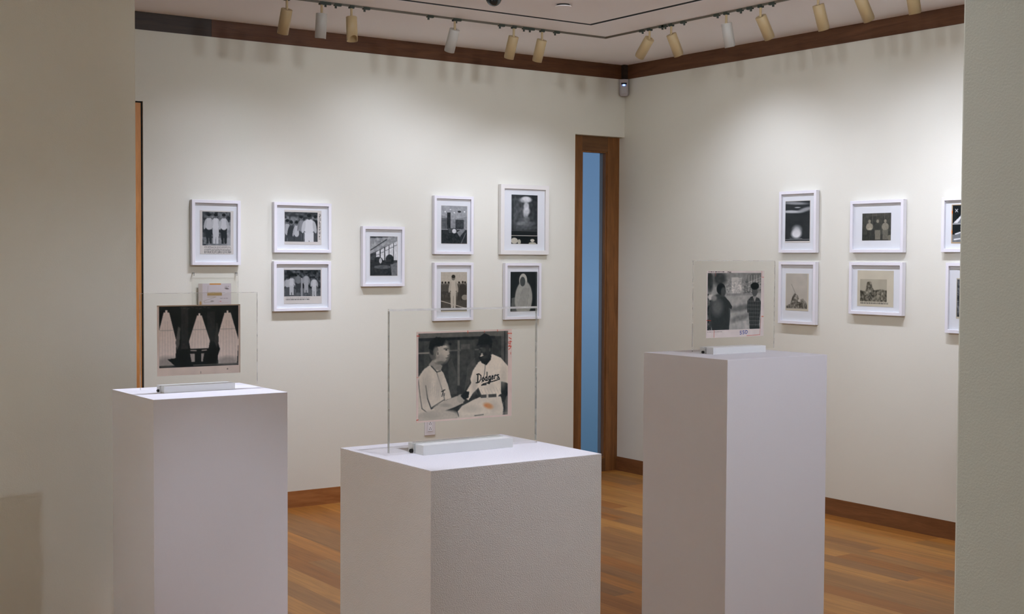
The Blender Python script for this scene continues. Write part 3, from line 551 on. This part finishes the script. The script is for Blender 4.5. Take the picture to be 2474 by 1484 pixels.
mk = [('text', (.03, .012, .22, .030, 1, .95, .85), (.15, .15, .15)), ('text', (.23, .012, .33, .030, 1, .95, .85), (.15, .15, .15)),
      ('line', ([(.355, .032), (.357, .010)], .0025, 1), (.12, .12, .12)), ('ell', (.370, .016, .007, .007, 1), (.12, .12, .12)), ('line', ([(.377, .014), (.374, .032)], .0025, 1), (.12, .12, .12)), ('line', ([(.395, .010), (.386, .026), (.394, .031), (.398, .024), (.388, .022)], .0025, 1), (.12, .12, .12)), ('ell', (.410, .015, .006, .006, 1), (.12, .12, .12)), ('ell', (.410, .027, .007, .007, 1), (.12, .12, .12)),
      ('text', (.02, .906, .27, .920, 1, .9, .8), (.25, .23, .23)),
      ('line', ([(.135, .88), (.135, .99)], .003, 1), RED), ('line', ([(0, .735), (.08, .74)], .003, 1), RED), ('line', ([(.96, .70), (.99, .70)], .005, 1), (.85, .35, .15)), ('line', ([(.95, .72), (.93, .98)], .002, .8), RED), ('line', ([(.7, .985), (.93, .975)], .003, .8), RED), ('line', ([(.955, .1), (1, .1)], .003, .8), RED), ('line', ([(.955, 0), (.955, .1)], .002, .7), RED), ('line', ([(.15, .03), (.15, .08)], .002, .8), RED),
      ('line', (S_(.585, .912, .025, .05), .004, 1), BL), ('line', (S_(.632, .908, .025, .05), .004, 1), BL), ('line', ([(.690, .905), (.672, .92), (.675, .948), (.695, .953), (.712, .93), (.706, .908), (.680, .902)], .004, 1), BL)]
rgbR = compose(.326, .273, .0015, (.90, .85, .83), im_right, (.02, .035, .945, .885), mk, dark=(.04, .075, .085), light=(1.06, 1.02, .98))
stand(-2.548, -3.84, 1.22, (-2.770, -2.305, 1.231, 1.600), (-2.695, -2.369, 1.284, 1.557), rgbR, 'clear stand on the tallest pedestal, print with 550 in blue pencil below', M['acredge_thin'], th=.005)

# ================================================================== wall fittings
root = empty('acrylic_document_panel', (-3.25, 0, 1.30)); tag(root, 'clear panel pinned on the back wall under the leftmost frame, taped note inside', 'document panel')
bm = NB(); box(bm, -.15, .15, -.022, -.018, -.20, .203)
for f in bm.faces:
    f.normal_update()
    if abs(f.normal.y) < .5: f.material_index = 1
obj('clear_panel', bm, [M['acr'], M['acredge_thin']], root)
def im_note(c):
    c.a[:] = .95; c.noise(10, .03)
mk = [('rect', (0, 0, .13, 1, .35), (.66, .60, .48)), ('rect', (.34, 0, .68, .055, 1), (.80, .55, .25)), ('rect', (.27, .32, .72, .44, 1), (.66, .56, .38)), ('rect', (.27, .48, .55, .50, .8), (.66, .56, .38)),
      ('line', ([(.30, .1), (.28, .32)], .005, .6), (.5, .45, .4)), ('text', (.78, .10, .94, .13, 1, .9, .8), (.4, .38, .38)), ('ell', (.86, .19, .06, .03, 1, .2, .9, .8), (.35, .33, .33)), ('line', ([(.5, .5), (.17, .62), (.18, .67), (.40, .66)], .006, .7), (.55, .5, .42)), ('ell', (.42, .63, .05, .03, 1, 0, .9, .6), (.45, .43, .4)),
      ('text', (.66, .52, .90, .56, 1, .9, .8), (.45, .43, .43)), ('ell', (.67, .64, .025, .015, 1, 0, .5, .9), (.75, .3, .3)), ('line', ([(.6, .62), (.62, .71), (.9, .67)], .004, .6), (.75, .6, .6)), ('ell', (.07, .70, .03, .07, 1, 0, .8, .8), (.68, .52, .28))]
rgb = compose(.212, .172, .003, (.83, .80, .81), im_note, (0, 0, 1, 1), mk, dark=(.1, .1, .1), light=(.83, .80, .81))
print_mesh('document_sheet', .212, .172, rgb, root, (-.002, -.0165, .055))
for sx_ in (-.138, .140):
    bm = NB(); tube(bm, (sx_, 0, .205), (sx_, -.026, .205), .0035, 12); tube(bm, (sx_, -.024, .207), (sx_, -.024, .188), .002, 8); obj('wall_pin', bm, M['steel'], root)

def wall_plate(loc, rz, w, h, name, label, cat, sockets):
    root = empty(name, loc, rz); tag(root, label, cat)
    bm = NB(); box(bm, -w/2, w/2, -.008, 0, -h/2, h/2); obj('cover_plate', bm, M['plate'], root, bevel=.003)
    if sockets:
        bm = NB(); box(bm, -.017, .017, -.0105, -.008, -.034, .034); f_ = obj('outlet_face', bm, M['frame'], root, bevel=.001)
        for z in (-.018, .018):
            bm = NB(); box(bm, -.0085, -.0055, -.0110, -.0105, z-.006, z+.003); box(bm, .0045, .0075, -.0110, -.0105, z-.006, z+.003); tube(bm, (0, -.0105, z+.009), (0, -.0112, z+.009), .003, 10); obj('socket_slots', bm, M['dark'], f_)
    else:
        bm = NB(); box(bm, -.016, .016, -.011, -.008, -.033, .033); obj('insert', bm, M['plate'], root, bevel=.001)
    return root
wall_plate((-1.700, 0, .454), 0, .084, .124, 'power_outlet', 'white power outlet low on the back wall, seen through the centre stand', 'outlet', True)
wall_plate((0, -1.977, .465), -math.pi/2, .084, .132, 'wall_plate', 'white cover plate low on the right wall, half hidden by the tallest pedestal', 'wall plate', False)

# motion sensor in the corner, turned towards the room
M['sensor'] = paint('sensor_plastic', (.46, .43, .44), .4, 0, 1, .01, .3)
root = empty('motion_sensor', (-.045, -.045, 2.878), -math.pi/4+.03); tag(root, 'white motion sensor with blue light, high in the room corner', 'motion sensor')
bm = NB(); w_, h_ = .033, .062
pr = [(-w_, .030), (-w_, -.004), (-w_*.8, -.012), (w_*.8, -.012), (w_, -.004), (w_, .030)]
rings = [[bm.verts.new((x*k, y, z)) for x, y in pr] for z, k in ((h_, 1), (-h_+.012, 1), (-h_+.002, .82), (-h_, .6))]
for k in range(3):
    for i in range(6): bm.faces.new((rings[k][i], rings[k][(i+1) % 6], rings[k+1][(i+1) % 6], rings[k+1][i]))
bm.faces.new(rings[0]); bm.faces.new(rings[-1]); obj('sensor_housing', bm, M['sensor'], root, bevel=.001)
bm = NB(); box(bm, -.021, .021, -.0145, -.010, -.045, .012); obj('lens_window', bm, paint('sensor_lens', (.50, .49, .50), .35), root, bevel=.002)
bm = NB(); box(bm, -.021, .021, -.0135, -.011, .024, .036); obj('vent_slot', bm, M['dark'], root)
bm = NB(); bmesh.ops.create_uvsphere(bm, u_segments=14, v_segments=8, radius=1, matrix=Matrix.Translation((0, -.0125, .019)) @ Matrix.Diagonal((.011, .004, .0055, 1))); obj('led', bm, M['led'], root, smooth=True)
bm = NB(); bmesh.ops.create_uvsphere(bm, u_segments=12, v_segments=8, radius=1, matrix=Matrix.Translation((0, -.0145, .019)) @ Matrix.Diagonal((.006, .003, .003, 1))); obj('led', bm, M['ledcore'], root, smooth=True)

# ceiling fittings
root = empty('dome_camera', (-2.325, -1.69, H)); tag(root, 'dark glass dome camera on the ceiling at the top edge', 'security camera')
bm = NB(); lathe(bm, [(0.0, 0), (.062, 0), (.062, -.016), (.056, -.022), (.047, -.024), (.001, -.024)]); obj('mount_ring', bm, M['plate'], root, smooth=False)
bm = NB(); lathe(bm, [(.044, -.024)]+[(.044*math.cos(a_), -.024-.046*math.sin(a_)) for a_ in np.linspace(0, 1.55, 12)]); obj('dome', bm, M['dome'], root, smooth=True)
root = empty('ceiling_disc', (-1.827, -1.659, H)); tag(root, 'small white round cover disc on the ceiling', 'ceiling cover')
bm = NB(); tube(bm, (0, 0, 0), (0, 0, -.010), .037, 32); obj('neck', bm, M['dark'], root)
bm = NB(); lathe(bm, [(.001, -.010), (.046, -.010), (.046, -.014), (.001, -.0145)], 36); obj('cover', bm, M['ceil'], root)

# tracks
TY = -.931; TX = -.933
def track(label, a_, b_, along, clips):
    root = empty('lighting_track', (0, 0, 0)); tag(root, label, 'lighting track', 'lighting tracks')
    bm = NB(); hw = .0055
    if along == 'x': box(bm, a_, b_, TY-hw, TY+hw, H-.011, H)
    elif along == 'y': box(bm, TX-hw, TX+hw, a_, b_, H-.011, H)
    obj('rail', bm, M['bronze'], root)
    for c_ in clips:
        x, y = (c_, TY) if along == 'x' else (TX, c_)
        dx, dy = (.022, .008) if along == 'x' else (.008, .022)
        bm = NB(); box(bm, x-dx, x+dx, y-dy, y+dy, H-.017, H-.003); tube(bm, (x-dx*.5, y-dy*.5*(along == 'y'), H-.015), (x-dx*.5, y-dy*.5*(along == 'y'), H-.030), .0065, 10)
        obj('connector_clip', bm, M['clip'], root)
track('thin lighting track along the back wall, left of the corner', -7.3, TX+.006, 'x', [-2.95, -2.885, -2.70, -2.27, -2.075, -1.756, -1.575, -1.529, -1.333])
track('thin lighting track along the right wall, running towards the camera', -5.9, TY-.006, 'y', [-1.296, -1.484, -1.51, -1.682, -1.973, -2.165, -2.245, -2.419])

def track_lamp(x, y, az, tilt, white, label, energy=None, cone=62, blend=.9, col=None, light=True, tx=None, group='track spotlights', aim=None, soft=.022):
    root = empty('track_spotlight', (x, y, H)); tag(root, label, 'track light', group)
    body = M['whitelamp'] if white else M['cream']; stem_m = M['cream']
    bm = NB(); box(bm, -.014, .014, -.012, .012, -.020, -.004) if abs(y-TY) < .01 else box(bm, -.012, .012, -.014, .014, -.020, -.004); obj('track_adapter', bm, M['clip'], root)
    bm = NB(); tube(bm, (0, 0, -.018), (0, 0, -.072), .0068, 12); obj('stem', bm, stem_m, root, smooth=False)
    d = Vector((math.sin(tilt)*math.cos(az), math.sin(tilt)*math.sin(az), -math.cos(tilt)))
    if aim: d = (Vector(aim)-Vector((x, y, H-.07))).normalized()
    p0 = Vector((0, 0, -.068)); R_ = d.to_track_quat('-Z', 'Y').to_matrix().to_4x4()
    Mx = Matrix.Translation(p0) @ R_
    # shell: closed top, open mouth cut at a slant (longer on the upper side)
    r_ = .0318; L = .140; n_ = 32; bm = NB()
    def cut(a_, base):  # the lower rim rises on one side
        s_ = math.cos(a_-cut.ph); return -(base-max(0, s_-.15)*.034)
    loc = R_.inverted() @ Vector((0, 0, -1)); cut.ph = math.atan2((R_.inverted() @ Vector((math.cos(az), math.sin(az), 0))).y, (R_.inverted() @ Vector((math.cos(az), math.sin(az), 0))).x)
    rings = []
    for rr, zf in ((.004, 0), (r_-.0015, 0), (r_, -.0015), (r_, 'o'), (r_-.002, 'o'), (r_-.002, -.02), (.004, -.02)):
        ring = []
        for i in range(n_):
            a_ = i*math.tau/n_; z = cut(a_, L) if zf == 'o' else zf
            ring.append(bm.verts.new(Mx @ Vector((rr*math.cos(a_), rr*math.sin(a_), z))))
        rings.append(ring)
    for k in range(len(rings)-1):
        for i in range(n_): bm.faces.new((rings[k][i], rings[k][(i+1) % n_], rings[k+1][(i+1) % n_], rings[k+1][i]))
    bm.faces.new(rings[0]); bm.faces.new(rings[-1])
    hs = obj('housing', bm, body, root)
    for p_ in hs.data.polygons: p_.use_smooth = abs(p_.normal.dot(d)) < .5
    bm = NB(); q = bmesh.ops.create_cone(bm, cap_ends=True, segments=20, radius1=.026, radius2=.026, depth=.004, matrix=Mx @ Matrix.Translation((0, 0, -.075))); obj('lens', bm, M['lens'] if light else M['dark'], root)
    bm = NB(); tube(bm, Mx @ Vector((.012, 0, .0005)), Mx @ Vector((.012, 0, -.001)), .0035, 10); obj('slot_hole', bm, M['dark'], hs)
    if light:
        ld = bpy.data.lights.new('bulb', 'SPOT'); ld.energy = energy or 50; ld.spot_size = math.radians(cone); ld.spot_blend = blend; ld.shadow_soft_size = soft; ld.color = col or COOL
        lo = bpy.data.objects.new('bulb', ld); COL.objects.link(lo); lo.parent = root
        lo.matrix_local = Matrix.Translation(p0+d*.15) @ (Vector(tx)-(root.location+p0+d*.15) if tx else d).to_track_quat('-Z', 'Y').to_matrix().to_4x4()
    return root
R90 = math.pi/2; dg = math.radians
# back wall track, left to right
track_lamp(-3.199, TY, R90, dg(24), False, 'cream spotlight, leftmost of the row on the back track', PW['b0'], cone=114, blend=1)
track_lamp(-2.985, TY, R90, dg(7), True, 'white spotlight, second from the left on the back track', PW['b1'], cone=114, blend=1)
track_lamp(-2.796, TY, -R90, dg(4), False, 'cream spotlight hanging straight down, third from the left on the back track', PW['b2'], cone=112, blend=1)
track_lamp(-2.096, TY, R90, dg(27), True, 'white spotlight hanging alone mid-way along the back track', PW['b3'], cone=124, blend=1, tx=(-2.1, 0, 1.35))
track_lamp(-1.663, TY, R90, dg(23), False, 'cream spotlight, left of the close pair on the back track', PW['b4'], cone=114, blend=1)
track_lamp(-1.446, TY, R90, dg(23), False, 'cream spotlight, right of the close pair on the back track, nearest the corner', PW['b5'], cone=114, blend=1)
# right wall track
track_lamp(TX, -1.369, R90, dg(44), False, 'cream spotlight showing its top disc, first from the corner on the right track', PW['r0'], cone=70, blend=1)
track_lamp(TX, -1.571, 0, dg(28), False, 'pale cream tilted spotlight, second from the corner on the right track', PW['r1'], cone=114, blend=1)
track_lamp(TX, -2.052, 0, dg(14), True, 'white spotlight, only white one on the right track', PW['r2'], cone=114, blend=1)
track_lamp(TX, -2.329, 0, dg(33), False, 'cream spotlight tilted to the wall, fourth from the corner on the right track', PW['r3'], cone=114, blend=1)
track_lamp(TX, -2.759, 0, dg(21), False, 'cream spotlight cut by the top edge above the right wall, fifth from the corner', PW['r4'], cone=114, blend=1)
track_lamp(TX, -3.045, 0, dg(34), False, 'cream spotlight showing only its slanted mouth, sixth from the corner', PW['r5'], cone=124, blend=1, tx=(0, -3.1, 1.35))
track_lamp(TX, -3.375, 0, dg(15), False, 'cream spotlight tip nearest the camera at the top right', PW['r6'], cone=114, blend=1)
# further along the tracks, out of the frame: lamps that light the pedestals
track_lamp(TX, -3.76, 0, 0, False, 'cream spotlight on the right track aimed at the left pedestal', PW['pl'], cone=40, blend=.7, aim=(-4.8, -2.2, .42))
track_lamp(TX, -4.5, 0, 0, False, 'cream spotlight on the right track aimed at the centre pedestal', PW['pc'], cone=30, blend=.5, aim=(-4.4, -4.7, 1.1))
track_lamp(-4.9, TY, R90, dg(28), False, 'added cream spotlight on the back track, unseen behind the partition wall', PW['bl'], cone=112, blend=1)  # unseen lamp added to brighten the wall end and left window
def near_track(label, x0, x1, y0, y1):
    root = empty('lighting_track', (0, 0, 0)); tag(root, label, 'lighting track', 'lighting tracks')
    bm = NB(); box(bm, x0, x1, y0, y1, H-.011, H); obj('rail', bm, M['bronze'], root)
near_track('thin lighting track over the pedestals, out of the frame above', -6.2, -1.8, -5.205, -5.195)
near_track('short lighting track directly over the left pedestal, out of the frame above', -5.2, -3.6, -2.505, -2.495)
near_track('thin lighting track along the front wall, out of the frame above', -6.2, -1.8, -6.005, -5.995)
track_lamp(-4.25, -2.5, 0, 0, False, 'cream spotlight straight above the left pedestal', PW['pl2'], cone=29, blend=.35, aim=(-4.42, -2.70, 1.1))
track_lamp(-5.75, -6.0, 0, 0, False, 'added unseen fill spotlight on the front wall track aimed low at the left pedestal', PW['plf'], cone=17, blend=1, aim=(-4.36, -2.93, .45))  # unseen lamp added to lift the pedestal's front face
near_track('thin lighting track along the left side, out of the frame above', -6.205, -6.195, -5.15, -2.5)
track_lamp(-4.6, -5.2, 0, 0, False, 'cream spotlight above the centre pedestal', PW['pc2'], cone=36, blend=.6, aim=(-4.4, -4.55, 1.1))
track_lamp(-2.5, -6.0, 0, 0, False, 'cream spotlight on the front wall track aimed at the tallest pedestal', PW['pr'], cone=56, blend=.8, aim=(-2.55, -4.08, .8))
for i, x in enumerate((-5.4, -3.6, -2.9)):  # unseen wash lamps added for bounce off the front wall
    track_lamp(x, -5.2, -R90, dg(30), False, 'added unseen fill spotlight on the near track washing the front wall, %s' % ('left', 'middle', 'right')[i], PW['fw'], cone=110, blend=1, col=NEUT)
for i, y in enumerate((-4.6, -4.0)):  # unseen lamps added so the side wall bounces light back
    track_lamp(-6.2, y, math.pi, dg(32), False, 'added unseen fill spotlight on the left track washing the side wall, %s' % ('nearer', 'farther')[i], PW['ww'], cone=88, blend=1, col=NEUT)
for i, x in enumerate((-3.3, -2.55, -1.95)):  # unseen floods added to even out the back wall
    track_lamp(x, -5.2, 0, 0, False, 'added unseen fill flood on the near track aimed across at the back wall, %s' % ('left', 'middle', 'right')[i], PW['xb'], col=NEUT, cone=60, blend=1, aim=(-2.9+i*.9, 0, 2.2), soft=.10)
for i, y in enumerate((-4.9, -4.3, -3.7)):  # unseen floods added as general fill on the right wall
    track_lamp(-6.2, y, 0, 0, False, 'added unseen fill flood on the left track aimed across at the right wall, %s' % ('nearest', 'middle', 'farthest')[i], PW['xr'], col=NEUT, cone=50, blend=1, aim=(0, -3.3+i*.8, 2.4), soft=.10)

# hall the camera stands in: two round ceiling lights, unseen, added for fill
for i, (x, y, nm) in enumerate(((-6.6, -8.6, 'added round ceiling light in the hall behind the camera, left'), (-3.6, -8.2, 'added round ceiling light in the hall behind the camera, right'))):
    root = empty('added_ceiling_light', (x, y, H)); tag(root, nm, 'ceiling light', 'added hall ceiling lights')
    bm = NB(); lathe(bm, [(.001, 0), (.17, 0), (.17, -.03), (.15, -.035), (.001, -.035)], 36); obj('fixture_body', bm, M['plate'], root)
    ld = bpy.data.lights.new('bulb', 'AREA'); ld.shape = 'DISK'; ld.size = .28; ld.energy = PW['hall']; ld.color = (1.0, .97, .90)
    lo = bpy.data.objects.new('bulb', ld); COL.objects.link(lo); lo.parent = root; lo.location = (0, 0, -.04)
